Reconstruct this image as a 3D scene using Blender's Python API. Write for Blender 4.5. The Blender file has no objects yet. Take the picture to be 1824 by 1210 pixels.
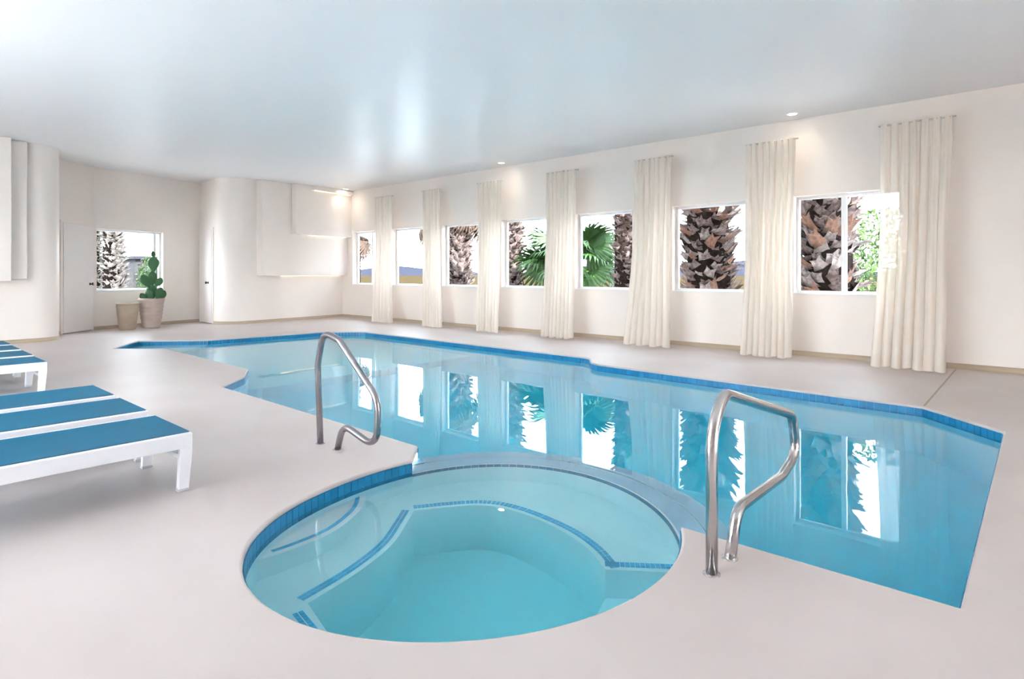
import bpy, bmesh, math, random
from math import sin, cos, pi, radians, atan2, hypot
from mathutils import Vector, Matrix
from mathutils.geometry import tessellate_polygon

random.seed(7)
scene = bpy.context.scene
C = scene.collection

# ------------------------------------------------------------------ camera
# room frame: x along the window wall (to the right), y towards the window wall, z up, metres
cam_d = bpy.data.cameras.new('camera')
cam = bpy.data.objects.new('camera', cam_d)
C.objects.link(cam)
cam.location = (0, 0, 1.3)
cam.rotation_euler = (radians(90), 0, 0.73)
cam_d.sensor_width = 36.0
cam_d.lens = 36.0 * 1070.0 / 1824.0
cam_d.shift_y = -(605.0 - 488.0) / 1824.0
cam_d.clip_start = 0.05
cam_d.clip_end = 3000
scene.camera = cam

# ------------------------------------------------------------------ world, sun, exposure
SKY_STRENGTH = 5.0
SUN_STRENGTH = 13.0
world = bpy.data.worlds.new('sky')
scene.world = world
world.use_nodes = True
wn = world.node_tree
wn.nodes.clear()
w_out = wn.nodes.new('ShaderNodeOutputWorld')
w_bg = wn.nodes.new('ShaderNodeBackground')
w_tc = wn.nodes.new('ShaderNodeTexCoord')
w_sep = wn.nodes.new('ShaderNodeSeparateXYZ')
w_ramp = wn.nodes.new('ShaderNodeValToRGB')
w_ramp.color_ramp.elements[0].position = 0.0
w_ramp.color_ramp.elements[0].color = (0.95, 0.97, 1.0, 1)
w_ramp.color_ramp.elements[1].position = 0.7
w_ramp.color_ramp.elements[1].color = (0.76, 0.87, 1.0, 1)
wn.links.new(w_tc.outputs['Generated'], w_sep.inputs[0])
wn.links.new(w_sep.outputs['Z'], w_ramp.inputs[0])
wn.links.new(w_ramp.outputs[0], w_bg.inputs['Color'])
w_bg.inputs['Strength'].default_value = SKY_STRENGTH
wn.links.new(w_bg.outputs[0], w_out.inputs[0])

sun_d = bpy.data.lights.new('sun', 'SUN')
sun = bpy.data.objects.new('sun', sun_d)
C.objects.link(sun)
sun_d.energy = SUN_STRENGTH
sun_d.color = (1.0, 0.97, 0.93)
sun_d.angle = radians(0.6)
sun.location = (20, -13, 18)
sun.rotation_euler = Vector((-0.76, 0.36, -0.54)).to_track_quat('-Z', 'Y').to_euler()

scene.view_settings.view_transform = 'Standard'
scene.view_settings.look = 'None'
scene.view_settings.gamma = 1.0
scene.view_settings.use_curve_mapping = False
scene.view_settings.exposure = 1.76
cy = scene.cycles
cy.use_denoising = True
cy.max_bounces = 10
cy.diffuse_bounces = 5
cy.use_light_tree = False
cy.use_adaptive_sampling = True
cy.adaptive_threshold = 0.3
cy.adaptive_min_samples = 16
cy.glossy_bounces = 4
cy.transmission_bounces = 8
cy.transparent_max_bounces = 10
cy.sample_clamp_indirect = 6.0
cy.caustics_refractive = True
cy.caustics_reflective = True


# ------------------------------------------------------------------ helpers
def tag(o, label=None, cat=None, group=None, kind=None):
    if label: o['label'] = label
    if cat: o['category'] = cat
    if group: o['group'] = group
    if kind: o['kind'] = kind
    return o


def empty(name, loc=(0, 0, 0), rz=0.0, label=None, cat=None, group=None, kind=None):
    o = bpy.data.objects.new(name, None)
    C.objects.link(o)
    o.location = loc
    o.rotation_euler = (0, 0, rz)
    o.empty_display_size = 0.1
    return tag(o, label, cat, group, kind)


class MB:
    def __init__(self):
        self.v = []
        self.f = []

    def add(self, verts, faces):
        n = len(self.v)
        self.v.extend([tuple(p) for p in verts])
        self.f.extend([tuple(i + n for i in fc) for fc in faces])
        return self

    def box(self, x0, x1, y0, y1, z0, z1, m=None):
        vs = [(x, y, z) for z in (z0, z1) for (x, y) in ((x0, y0), (x1, y0), (x1, y1), (x0, y1))]
        if m is not None:
            vs = [tuple(m @ Vector(p)) for p in vs]
        return self.add(vs, [(3, 2, 1, 0), (4, 5, 6, 7), (0, 1, 5, 4), (1, 2, 6, 5), (2, 3, 7, 6), (3, 0, 4, 7)])

    def bar(self, p0, p1, w, t, up=(0, 0, 1)):
        p0 = Vector(p0); p1 = Vector(p1)
        d = p1 - p0
        L = d.length
        d.normalize()
        upv = Vector(up)
        if abs(d.dot(upv)) > 0.98:
            upv = Vector((1, 0, 0))
        sx = d.cross(upv).normalized()
        uz = sx.cross(d).normalized()
        m = Matrix((sx, d, uz)).transposed().to_4x4()
        m.translation = p0
        return self.box(-w / 2, w / 2, 0, L, -t / 2, t / 2, m)

    def tube(self, path, r, n=14, cap=True):
        pts = [Vector(p) for p in path]
        rr = r if hasattr(r, '__len__') else [r] * len(pts)
        N = len(pts)
        tans = []
        for i in range(N):
            a = pts[max(i - 1, 0)]; b = pts[min(i + 1, N - 1)]
            tans.append((b - a).normalized())
        nrm = tans[0].orthogonal().normalized()
        base = len(self.v)
        for i in range(N):
            t = tans[i]
            nrm = (nrm - t * nrm.dot(t)).normalized()
            b = t.cross(nrm)
            for k in range(n):
                a = 2 * pi * k / n
                self.v.append(tuple(pts[i] + (nrm * cos(a) + b * sin(a)) * rr[i]))
        for i in range(N - 1):
            for k in range(n):
                a = base + i * n + k; b2 = base + i * n + (k + 1) % n
                self.f.append((a, b2, b2 + n, a + n))
        if cap:
            self.f.append(tuple(base + k for k in range(n))[::-1])
            self.f.append(tuple(base + (N - 1) * n + k for k in range(n)))
        return self

    def lathe(self, prof, n=32, c=(0, 0, 0), close_bottom=True):
        base = len(self.v)
        for (r, z) in prof:
            for k in range(n):
                a = 2 * pi * k / n
                self.v.append((c[0] + r * cos(a), c[1] + r * sin(a), c[2] + z))
        for i in range(len(prof) - 1):
            for k in range(n):
                a = base + i * n + k; b = base + i * n + (k + 1) % n
                self.f.append((a, b, b + n, a + n))
        if close_bottom:
            self.f.append(tuple(base + k for k in range(n))[::-1])
            e = base + (len(prof) - 1) * n
            self.f.append(tuple(e + k for k in range(n)))
        return self

    def prism(self, loop, z0, z1, top=True, bottom=True, holes=()):
        """extruded polygon; loop counter-clockwise; holes are loops cut out"""
        loops = [list(loop)] + [list(h) for h in holes]
        flat = [p for l in loops for p in l]
        tris = tessellate_polygon([[Vector((p[0], p[1], 0)) for p in l] for l in loops])
        n = len(flat)
        base = len(self.v)
        for z in (z0, z1):
            for p in flat:
                self.v.append((p[0], p[1], z))
        for t in tris:
            a, b, c = (flat[i] for i in t)
            s = (b[0] - a[0]) * (c[1] - a[1]) - (b[1] - a[1]) * (c[0] - a[0])
            if s < 0:
                t = (t[0], t[2], t[1])
            if top:
                self.f.append(tuple(base + n + i for i in t))
            if bottom:
                self.f.append(tuple(base + i for i in reversed(t)))
        off = 0
        for li, l in enumerate(loops):
            area = sum(l[i][0] * l[(i + 1) % len(l)][1] - l[(i + 1) % len(l)][0] * l[i][1] for i in range(len(l)))
            want = 1 if li == 0 else -1
            for i in range(len(l)):
                a = base + off + i; b = base + off + (i + 1) % len(l)
                q = (a, b, b + n, a + n)
                self.f.append(q if area * want > 0 else q[::-1])
            off += len(l)
        return self

    def mesh(self, name, mat, smooth=False):
        me = bpy.data.meshes.new(name)
        me.from_pydata(self.v, [], self.f)
        me.validate()
        if mat:
            me.materials.append(mat)
        if smooth:
            me.polygons.foreach_set('use_smooth', [True] * len(me.polygons))
        me.update()
        return me

    def build(self, name, mat, parent=None, smooth=False, loc=None, bevel=0.0, kind=None, auto=None):
        me = self.mesh(name, mat, smooth)
        o = bpy.data.objects.new(name, me)
        C.objects.link(o)
        if parent:
            o.parent = parent
        if loc is not None:
            o.location = loc
        if bevel:
            b = o.modifiers.new('bevel', 'BEVEL')
            b.width = bevel
            b.segments = 2
            b.limit_method = 'ANGLE'
        if auto:
            me.polygons.foreach_set('use_smooth', [True] * len(me.polygons))
            bm = bmesh.new(); bm.from_mesh(me)
            for e in bm.edges:
                if len(e.link_faces) != 2 or e.calc_face_angle(0) > radians(auto):
                    e.smooth = False
            bm.to_mesh(me); bm.free()
        if kind:
            o['kind'] = kind
        return o


def link_copy(src, parent=None, loc=None, rot=None, scale=None):
    o = src.copy()
    C.objects.link(o)
    o.parent = parent
    if loc is not None: o.location = loc
    if rot is not None: o.rotation_euler = rot
    if scale is not None: o.scale = scale
    return o


def copy_tree(o, parent=None):
    c = o.copy()
    C.objects.link(c)
    c.parent = parent
    for ch in o.children:
        copy_tree(ch, c)
    return c


# ------------------------------------------------------------------ materials
def new_mat(name):
    m = bpy.data.materials.new(name)
    m.use_nodes = True
    return m, m.node_tree, m.node_tree.nodes['Principled BSDF']


def pmat(name, col, rough=0.5, col2=None, scale=4.0, bump=0.0, bscale=None, metal=0.0, spec=0.5, detail=4.0, lo=0.35, hi=0.65,
         coat=0.0, coat_rough=0.1):
    m, nt, b = new_mat(name)
    b.inputs['Base Color'].default_value = (*col, 1)
    b.inputs['Roughness'].default_value = rough
    b.inputs['Metallic'].default_value = metal
    b.inputs['Specular IOR Level'].default_value = spec
    b.inputs['Coat Weight'].default_value = coat
    b.inputs['Coat Roughness'].default_value = coat_rough
    tc = nt.nodes.new('ShaderNodeTexCoord')
    if col2 is not None:
        n = nt.nodes.new('ShaderNodeTexNoise')
        n.inputs['Scale'].default_value = scale
        n.inputs['Detail'].default_value = detail
        r = nt.nodes.new('ShaderNodeValToRGB')
        r.color_ramp.elements[0].position = lo
        r.color_ramp.elements[0].color = (*col, 1)
        r.color_ramp.elements[1].position = hi
        r.color_ramp.elements[1].color = (*col2, 1)
        nt.links.new(tc.outputs['Object'], n.inputs['Vector'])
        nt.links.new(n.outputs['Fac'], r.inputs[0])
        nt.links.new(r.outputs[0], b.inputs['Base Color'])
    if bump:
        n2 = nt.nodes.new('ShaderNodeTexNoise')
        n2.inputs['Scale'].default_value = bscale or scale
        n2.inputs['Detail'].default_value = 3
        bp = nt.nodes.new('ShaderNodeBump')
        bp.inputs['Strength'].default_value = bump
        bp.inputs['Distance'].default_value = 0.02
        nt.links.new(tc.outputs['Object'], n2.inputs['Vector'])
        nt.links.new(n2.outputs['Fac'], bp.inputs['Height'])
        nt.links.new(bp.outputs[0], b.inputs['Normal'])
    return m


def emat(name, col, strength):
    m, nt, b = new_mat(name)
    b.inputs['Base Color'].default_value = (0.9, 0.9, 0.9, 1)
    b.inputs['Emission Color'].default_value = (*col, 1)
    b.inputs['Emission Strength'].default_value = strength
    return m


M = {}
M['wall'] = pmat('white_plaster', (0.9, 0.828, 0.77), 0.5, (0.885, 0.812, 0.755), 1.2, bump=0.05, bscale=30, spec=0.35)
M['ceiling'] = pmat('semi_gloss_ceiling_paint', (0.85, 0.845, 0.845), 0.36, (0.835, 0.832, 0.835), 0.6, bump=0.45, bscale=0.8, spec=0.28)
M['floor'] = pmat('beige_deck_coating', (0.6, 0.53, 0.505), 0.46, (0.56, 0.485, 0.455), 0.9, bump=0.06, bscale=2.2, spec=0.5)
M['base'] = pmat('tan_cove_base', (0.50, 0.40, 0.29), 0.5, (0.46, 0.365, 0.26), 3.0)
M['joint'] = pmat('joint_sealant', (0.36, 0.29, 0.21), 0.6, (0.40, 0.32, 0.24), 12)
M['plaster'] = pmat('pool_plaster', (0.86, 0.95, 0.985), 0.6, (0.83, 0.93, 0.97), 2.0, bump=0.04, bscale=25)
M['pool_plaster_blue'] = pmat('pale_blue_pool_plaster', (0.74, 0.92, 0.98), 0.6, (0.71, 0.90, 0.965), 2.0, bump=0.04, bscale=25)
M['tile'] = pmat('blue_glass_tile', (0.015, 0.18, 0.36), 0.3, (0.022, 0.22, 0.42), 9.0, spec=0.3, lo=0.4, hi=0.6)
M['linetile'] = pmat('bright_blue_tile', (0.08, 0.48, 0.8), 0.2, (0.1, 0.54, 0.84), 20.0, spec=0.5, lo=0.45, hi=0.55)
M['cap'] = pmat('reflection_tinted_rim_plaster', (0.30, 0.58, 0.76), 0.5, (0.34, 0.62, 0.79), 3.0)  # blue of the water's reflections put into the rim colour
M['frame'] = pmat('white_window_frame', (0.88, 0.88, 0.89), 0.35, (0.86, 0.86, 0.87), 5)
M['white_metal'] = pmat('white_powder_coat', (0.86, 0.86, 0.89), 0.32, (0.84, 0.84, 0.875), 6)
M['rubber'] = pmat('grey_rubber', (0.62, 0.62, 0.64), 0.7, (0.56, 0.56, 0.58), 20)
M['steel'] = pmat('brushed_stainless_steel', (0.60, 0.57, 0.56), 0.20, (0.54, 0.52, 0.52), 3.0, metal=1.0, bump=0.02, bscale=60)
M['steel_dark'] = pmat('dark_stainless_steel', (0.40, 0.375, 0.39), 0.24, (0.32, 0.30, 0.32), 3.0, metal=1.0, bump=0.02, bscale=60)  # darker steel for the rail left of the tub
M['bronze'] = pmat('dark_bronze_knob', (0.03, 0.027, 0.027), 0.3, (0.045, 0.04, 0.04), 20, metal=0.6)
M['door'] = pmat('white_door_paint', (0.88, 0.83, 0.8), 0.4, (0.865, 0.815, 0.785), 2)
M['pot_a'] = pmat('sand_pot_glaze', (0.38, 0.3, 0.22), 0.55, (0.44, 0.355, 0.27), 6, bump=0.15, bscale=30)
M['pot_b'] = pmat('pinkish_clay_pot', (0.42, 0.335, 0.285), 0.6, (0.48, 0.39, 0.34), 6, bump=0.15, bscale=30)
M['soil'] = pmat('dry_soil', (0.12, 0.09, 0.06), 0.9, (0.20, 0.15, 0.10), 25, bump=0.6, bscale=50)
M['cactus'] = pmat('cactus_green', (0.022, 0.1, 0.035), 0.5, (0.04, 0.15, 0.05), 14, bump=0.2, bscale=60)
M['rod'] = pmat('pale_grey_rod', (0.55, 0.54, 0.53), 0.35, (0.50, 0.49, 0.48), 20, metal=0.4)
M['sling'] = pmat('blue_mesh_sling', (0.008, 0.115, 0.2), 0.6, (0.011, 0.13, 0.225), 3.0, bump=0.15, bscale=300, spec=0.12)
M['trunk'] = pmat('palm_trunk_fibre', (0.01, 0.007, 0.006), 0.9, (0.018, 0.013, 0.011), 14, bump=0.8, bscale=30, spec=0)  # near black: shade in the gaps between boots put into the colour
M['boot'] = pmat('dry_palm_boot', (0.16, 0.122, 0.112), 0.8, (0.055, 0.041, 0.04), 9, bump=0.5, bscale=40, spec=0.12)
M['boot_rust'] = pmat('rusty_palm_boot', (0.19, 0.105, 0.07), 0.8, (0.09, 0.055, 0.046), 9, bump=0.5, bscale=40, spec=0.12)
M['boot_pale'] = pmat('bleached_palm_boot', (0.26, 0.225, 0.21), 0.8, (0.12, 0.1, 0.095), 9, bump=0.5, bscale=40, spec=0.12)
M['boot_sunlit'] = pmat('sunlit_palm_boot', (0.3, 0.28, 0.25), 0.8, (0.12, 0.108, 0.1), 9, bump=0.5, bscale=40, spec=0.1)  # lighter boot copy with the direct sunlight put into its colour
M['frond'] = pmat('green_fan_frond', (0.014, 0.05, 0.01), 0.45, (0.032, 0.08, 0.014), 5, spec=0.3)
M['dead_frond'] = pmat('dry_brown_frond', (0.055, 0.036, 0.026), 0.8, (0.03, 0.022, 0.018), 10, spec=0.1)
M['leaf'] = pmat('shrub_leaf', (0.024, 0.052, 0.01), 0.5, (0.038, 0.075, 0.016), 3, spec=0.2)
M['dry_leaf'] = pmat('dry_brush_leaf', (0.035, 0.02, 0.013), 0.8, (0.025, 0.02, 0.011), 3, spec=0)
M['twig'] = pmat('twig_brown', (0.060, 0.043, 0.030), 0.8, (0.080, 0.058, 0.040), 8)
M['ground'] = pmat('dry_sandy_ground', (0.034, 0.023, 0.0122), 0.9, (0.024, 0.0195, 0.01), 0.12, bump=0.3, bscale=3, spec=0)
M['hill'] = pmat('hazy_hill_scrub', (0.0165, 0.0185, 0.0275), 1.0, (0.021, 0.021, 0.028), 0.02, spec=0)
M['fence'] = pmat('weathered_fence_wood', (0.018, 0.0175, 0.0175), 0.8, (0.026, 0.025, 0.025), 6, bump=0.3, bscale=20, spec=0.1)
M['house'] = pmat('pale_stucco', (0.028, 0.028, 0.031), 0.8, (0.025, 0.025, 0.028), 3, spec=0.1)
M['roof'] = pmat('grey_blue_roof', (0.014, 0.016, 0.021), 0.7, (0.017, 0.019, 0.024), 3, spec=0.1)
M['dark_glass'] = pmat('dark_house_window', (0.01, 0.014, 0.022), 0.1, (0.012, 0.016, 0.024), 3)
M['patio'] = pmat('pale_bounce_concrete', (0.78, 0.76, 0.74), 0.8, (0.73, 0.71, 0.69), 2)  # kept pale so the unseen slabs bounce daylight indoors
M['lens'] = emat('warm_lamp_lens', (1.0, 0.93, 0.80), 12.0)
M['led'] = emat('warm_led_strip', (1.0, 0.88, 0.62), 0.45)


def glass_mat():
    m, nt, b = new_mat('clear_window_glass')
    nt.nodes.remove(b)
    out = nt.nodes['Material Output']
    t = nt.nodes.new('ShaderNodeBsdfTransparent')
    t.inputs[0].default_value = (0.97, 0.985, 0.99, 1)
    g = nt.nodes.new('ShaderNodeBsdfGlossy')
    g.inputs['Roughness'].default_value = 0.0
    fr = nt.nodes.new('ShaderNodeFresnel')
    fr.inputs['IOR'].default_value = 1.08
    mx = nt.nodes.new('ShaderNodeMixShader')
    nt.links.new(fr.outputs[0], mx.inputs[0])
    nt.links.new(t.outputs[0], mx.inputs[1])
    nt.links.new(g.outputs[0], mx.inputs[2])
    nt.links.new(mx.outputs[0], out.inputs['Surface'])
    return m


def water_mat(name, density, col):
    m, nt, b = new_mat(name)
    nt.nodes.remove(b)
    out = nt.nodes['Material Output']
    g = nt.nodes.new('ShaderNodeBsdfGlass')
    g.inputs['Roughness'].default_value = 0.0
    g.inputs['IOR'].default_value = 1.33
    g.inputs['Color'].default_value = (1, 1, 1, 1)
    tc = nt.nodes.new('ShaderNodeTexCoord')
    n = nt.nodes.new('ShaderNodeTexNoise')
    n.inputs['Scale'].default_value = 1.6
    n.inputs['Detail'].default_value = 2
    bp = nt.nodes.new('ShaderNodeBump')
    bp.inputs['Strength'].default_value = 0.04
    bp.inputs['Distance'].default_value = 0.02
    nt.links.new(tc.outputs['Object'], n.inputs['Vector'])
    nt.links.new(n.outputs['Fac'], bp.inputs['Height'])
    nt.links.new(bp.outputs[0], g.inputs['Normal'])
    nt.links.new(g.outputs[0], out.inputs['Surface'])
    va = nt.nodes.new('ShaderNodeVolumeAbsorption')
    va.inputs['Color'].default_value = (*col, 1)
    va.inputs['Density'].default_value = density
    nt.links.new(va.outputs[0], out.inputs['Volume'])
    return m


def cloth_mat():
    m, nt, b = new_mat('sheer_linen')
    nt.nodes.remove(b)
    out = nt.nodes['Material Output']
    d = nt.nodes.new('ShaderNodeBsdfDiffuse')
    t = nt.nodes.new('ShaderNodeBsdfTranslucent')
    tr = nt.nodes.new('ShaderNodeBsdfTransparent')
    tc = nt.nodes.new('ShaderNodeTexCoord')
    n = nt.nodes.new('ShaderNodeTexNoise')
    n.inputs['Scale'].default_value = 60
    r = nt.nodes.new('ShaderNodeValToRGB')
    r.color_ramp.elements[0].color = (0.90, 0.82, 0.73, 1)
    r.color_ramp.elements[1].color = (0.93, 0.855, 0.77, 1)
    nt.links.new(tc.outputs['Object'], n.inputs['Vector'])
    nt.links.new(n.outputs['Fac'], r.inputs[0])
    nt.links.new(r.outputs[0], d.inputs[0])
    nt.links.new(r.outputs[0], t.inputs[0])
    m1 = nt.nodes.new('ShaderNodeMixShader')
    m1.inputs[0].default_value = 0.30
    nt.links.new(d.outputs[0], m1.inputs[1])
    nt.links.new(t.outputs[0], m1.inputs[2])
    m2 = nt.nodes.new('ShaderNodeMixShader')
    m2.inputs[0].default_value = 0.10
    nt.links.new(m1.outputs[0], m2.inputs[1])
    nt.links.new(tr.outputs[0], m2.inputs[2])
    nt.links.new(m2.outputs[0], out.inputs['Surface'])
    return m


M['glass'] = glass_mat()
M['water'] = water_mat('clear_pool_water', 0.72, (0.0, 0.92, 0.995))
M['tub_water'] = water_mat('clear_tub_water', 0.55, (0.0, 0.94, 0.998))
M['cloth'] = cloth_mat()

# ------------------------------------------------------------------ plan of the place
H = 3.77            # ceiling
TW = 10.2           # window wall, inner face
XR = 4.8            # right wall
YR = -3.4           # rear wall
ZW = -0.088          # water level
SPA_C = (-2.312, 2.295)


def spa_r(a):
    return (1.1074 + 0.0068 * cos(a) + 0.0015 * sin(a) - 0.063 * cos(2 * a) - 0.0229 * sin(2 * a)
            + 0.0197 * cos(3 * a) + 0.0095 * sin(3 * a))


def spa_pt(a, off=0.0):
    r = spa_r(a) + off
    return (SPA_C[0] + r * cos(a), SPA_C[1] + r * sin(a))


def ang_of(p):
    return atan2(p[1] - SPA_C[1], p[0] - SPA_C[0])


# union outline of pool and hot tub (counter-clockwise seen from above)
A_R = ang_of((-1.38, 2.91))
A_L = ang_of((-3.32, 2.66))
spa_near = []        # from right meeting point, clockwise round the near side, to the left meeting point
a0 = A_R
a1 = A_L - 2 * pi
NS = 60
for i in range(NS + 1):
    spa_near.append(spa_pt(a0 + (a1 - a0) * i / NS))
POOL_FAR = [(-0.26, 2.91), (-0.28, 6.40), (-0.93, 7.07), (-4.84, 7.27), (-5.02, 7.36), (-5.28, 7.70), (-5.42, 7.75),
            (-11.45, 7.86), (-11.75, 7.66), (-12.15, 7.22), (-12.36, 4.80), (-13.22, 3.86), (-12.15, 3.16), (-11.38, 3.77),
            (-8.15, 3.71), (-7.62, 3.42), (-7.12, 2.93), (-3.56, 2.91)]
UNION = POOL_FAR + list(reversed(spa_near))   # ... (-3.56,2.91) -> left of tub -> near side -> right -> back to start


def offset_loop(loop, d):
    """offset outward (loop counter-clockwise)"""
    out = []
    n = len(loop)
    for i in range(n):
        p0 = Vector(loop[i - 1]); p1 = Vector(loop[i]); p2 = Vector(loop[(i + 1) % n])
        e0 = (p1 - p0).normalized(); e1 = (p2 - p1).normalized()
        n0 = Vector((e0.y, -e0.x)); n1 = Vector((e1.y, -e1.x))
        b = (n0 + n1)
        if b.length < 1e-6:
            b = n0
        b.normalize()
        k = d / max(0.5, b.dot(n0))
        out.append((p1.x + b.x * k, p1.y + b.y * k))
    return out


# ------------------------------------------------------------------ floor (deck) with its rounded pool lip
room_loop = [(-17.6, YR - 0.3), (XR + 0.3, YR - 0.3), (XR + 0.3, TW + 0.3), (-17.6, TW + 0.3)]
lip = 0.014
mb = MB()
outer = room_loop
hole0 = offset_loop(UNION, lip)
mb.prism(outer, -0.001, 0.0, top=True, bottom=False, holes=[hole0])
# lip profile down into the pool
prev = [(p[0], p[1], 0.0) for p in hole0]
nU = len(UNION)
base = len(mb.v)
rings = [prev]
for t in (0.3, 0.6, 1.0):
    a = t * pi / 2
    lp = offset_loop(UNION, lip * (1 - sin(a)))
    rings.append([(p[0], p[1], -lip * (1 - cos(a))) for p in lp])
rings.append([(p[0], p[1], -0.020) for p in UNION])
rings.append([(p[0], p[1], -0.021) for p in offset_loop(UNION, 0.012)])
rings.append([(p[0], p[1], -0.06) for p in offset_loop(UNION, 0.012)])
for r_ in rings:
    mb.v.extend(r_)
for k in range(len(rings) - 1):
    for i in range(nU):
        j = (i + 1) % nU
        mb.f.append((base + k * nU + i, base + k * nU + j, base + (k + 1) * nU + j, base + (k + 1) * nU + i)[::-1])
floor = mb.build('floor', M['floor'], auto=35)
tag(floor, 'smooth beige coated pool deck floor around the water', 'floor', kind='structure')


# ------------------------------------------------------------------ walls
def wall_run(name, p0, p1, z0, z1, thick, openings, mat, label=None, build=True, mb=None):
    """wall with inner face p0->p1 (room on the left hand side of p0->p1), openings (s0,s1,za,zb)"""
    p0 = Vector((*p0, 0)); p1 = Vector((*p1, 0))
    d = (p1 - p0)
    L = d.length
    d.normalize()
    out = Vector((d.y, -d.x, 0))
    m = Matrix((d, out, Vector((0, 0, 1)))).transposed().to_4x4()
    m.translation = p0
    mb = mb or MB()
    xs = 0.0
    for (s0, s1, za, zb) in sorted(openings):
        if s0 > xs:
            mb.box(xs, s0, 0, thick, z0, z1, m)
        mb.box(s0, s1, 0, thick, z0, za, m)
        mb.box(s0, s1, 0, thick, zb, z1, m)
        xs = s1
    if xs < L:
        mb.box(xs, L, 0, thick, z0, z1, m)
    if build:
        o = mb.build(name, mat)
        tag(o, label, 'wall', kind='structure')
        return o, m
    return mb, m


SILL, HEAD = 0.985, 2.54
WINS = [(-15.52, -14.36), (-13.60, -12.20), (-11.52, -10.20), (-9.46, -8.12), (-7.36, -6.01), (-5.17, -3.84), (-3.06, -1.60)]
# window wall: room is on the left when walking from +x to -x
x_start = XR
ops = [(x_start - b, x_start - a, SILL, HEAD) for (a, b) in WINS]
WALL_T = 0.24
wall_back, mwb = wall_run('wall_back', (x_start, TW), (-16.3, TW), -0.05, H, WALL_T, ops, M['wall'], 'long white wall with seven square windows beyond the pool')

# left end wall: plastered, with two rounded corners and an alcove between them
A_A, A_B = (-17.2, 6.5), (-16.5, 3.9)
arc1 = [(-16.1 + 0.55 * cos(t), 7.0 + 0.55 * sin(t)) for t in [-(pi / 2) * i / 12 for i in range(13)]]
arc2 = [(-14.85 + 0.5 * cos(t), 2.42 + 0.5 * sin(t)) for t in [pi / 2 - (pi / 2) * i / 12 for i in range(13)]]
FAR0 = (-16.05, TW)
poly1 = [FAR0] + arc1 + [A_A]
poly2 = [A_B, (-15.6, 2.92)] + arc2 + [(-14.35, YR)]


def ribbon(mb, pts, z0, z1, thick=0.2):
    """wall strip with thickness on the right-hand side of travel"""
    n = len(pts)
    outp = []
    for i in range(n):
        a = Vector(pts[max(i - 1, 0)]); b = Vector(pts[min(i + 1, n - 1)])
        d = (b - a).normalized()
        outp.append((pts[i][0] - d.y * -1 * 0 + d.y * thick, pts[i][1] - d.x * thick))
    base = len(mb.v)
    for z in (z0, z1):
        for p in pts: mb.v.append((p[0], p[1], z))
        for p in outp: mb.v.append((p[0], p[1], z))
    N2 = 2 * n
    for i in range(n - 1):
        mb.f.append((base + i, base + i + 1, base + N2 + i + 1, base + N2 + i)[::-1])
        mb.f.append((base + n + i, base + n + i + 1, base + N2 + n + i + 1, base + N2 + n + i))
        mb.f.append((base + N2 + i, base + N2 + i + 1, base + N2 + n + i + 1, base + N2 + n + i)[::-1])


# travel from window corner towards the camera: room is on the left
mb = MB()
ribbon(mb, poly1, -0.05, H)
ribbon(mb, poly2, -0.05, H)
AW = (1.02, 2.62, 0.90, 2.36)      # alcove window opening
wall_run('x', A_A, A_B, -0.05, H, 0.2, [AW], M['wall'], build=False, mb=mb)
wall_left = mb.build('wall_left', M['wall'], auto=30)
tag(wall_left, 'white plastered end wall with rounded corners and a window alcove', 'wall', kind='structure')

# rear and right walls (behind and beside the camera), glass doors added for daylight
REAR = [(-10.2, -6.8), (-6.6, -3.2)]
ops_r = [(a + 14.55, b + 14.55, 0.02, 3.3) for a, b in REAR]
wall_rear, mwr = wall_run('wall_front', (-14.55, YR), (XR + 0.2, YR), -0.05, H, 0.24, ops_r, M['wall'], 'white wall with sliding glass doors added for daylight behind the loungers')
SIDE = (5.0, 6.8)
wall_right, mws = wall_run('wall_right', (XR, YR), (XR, TW + 0.2), -0.05, H, 0.2, [(SIDE[0], SIDE[1], 0.02, 3.3)], M['wall'], 'white wall with a sliding glass door added for daylight at the near end of the pool')

ceil = MB().box(-17.9, XR + 0.4, YR - 0.4, TW + 0.4, H, H + 0.25).build('ceiling', M['ceiling'])
tag(ceil, 'pale grey semi-gloss ceiling over the pool room', 'ceiling', kind='structure')


# baseboards (tan coved base)
def cove(name, pts, label):
    mb = MB()
    n = len(pts)
    prof = [(0.0, 0.075), (0.008, 0.075), (0.012, 0.03), (0.03, 0.006), (0.05, 0.001)]
    base = len(mb.v)
    for i in range(n):
        a = Vector(pts[max(i - 1, 0)]); b = Vector(pts[min(i + 1, n - 1)])
        d = (b - a).normalized()
        nx, ny = -d.y, d.x      # into the room (left of travel)
        for (o_, z) in prof:
            mb.v.append((pts[i][0] + nx * o_, pts[i][1] + ny * o_, z))
    k = len(prof)
    for i in range(n - 1):
        for j in range(k - 1):
            a = base + i * k + j
            mb.f.append((a, a + 1, a + k + 1, a + k))
    o = mb.build(name, M['base'], smooth=True)
    tag(o, label, 'baseboard', kind='structure')


cove('baseboard_back', [(XR, TW), (-16.05, TW)], 'tan coved base along the window wall')
cove('baseboard_left', poly1 + [A_B, (-15.6, 2.92)] + arc2 + [(-14.35, YR)], 'tan coved base along the rounded end wall')


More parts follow.
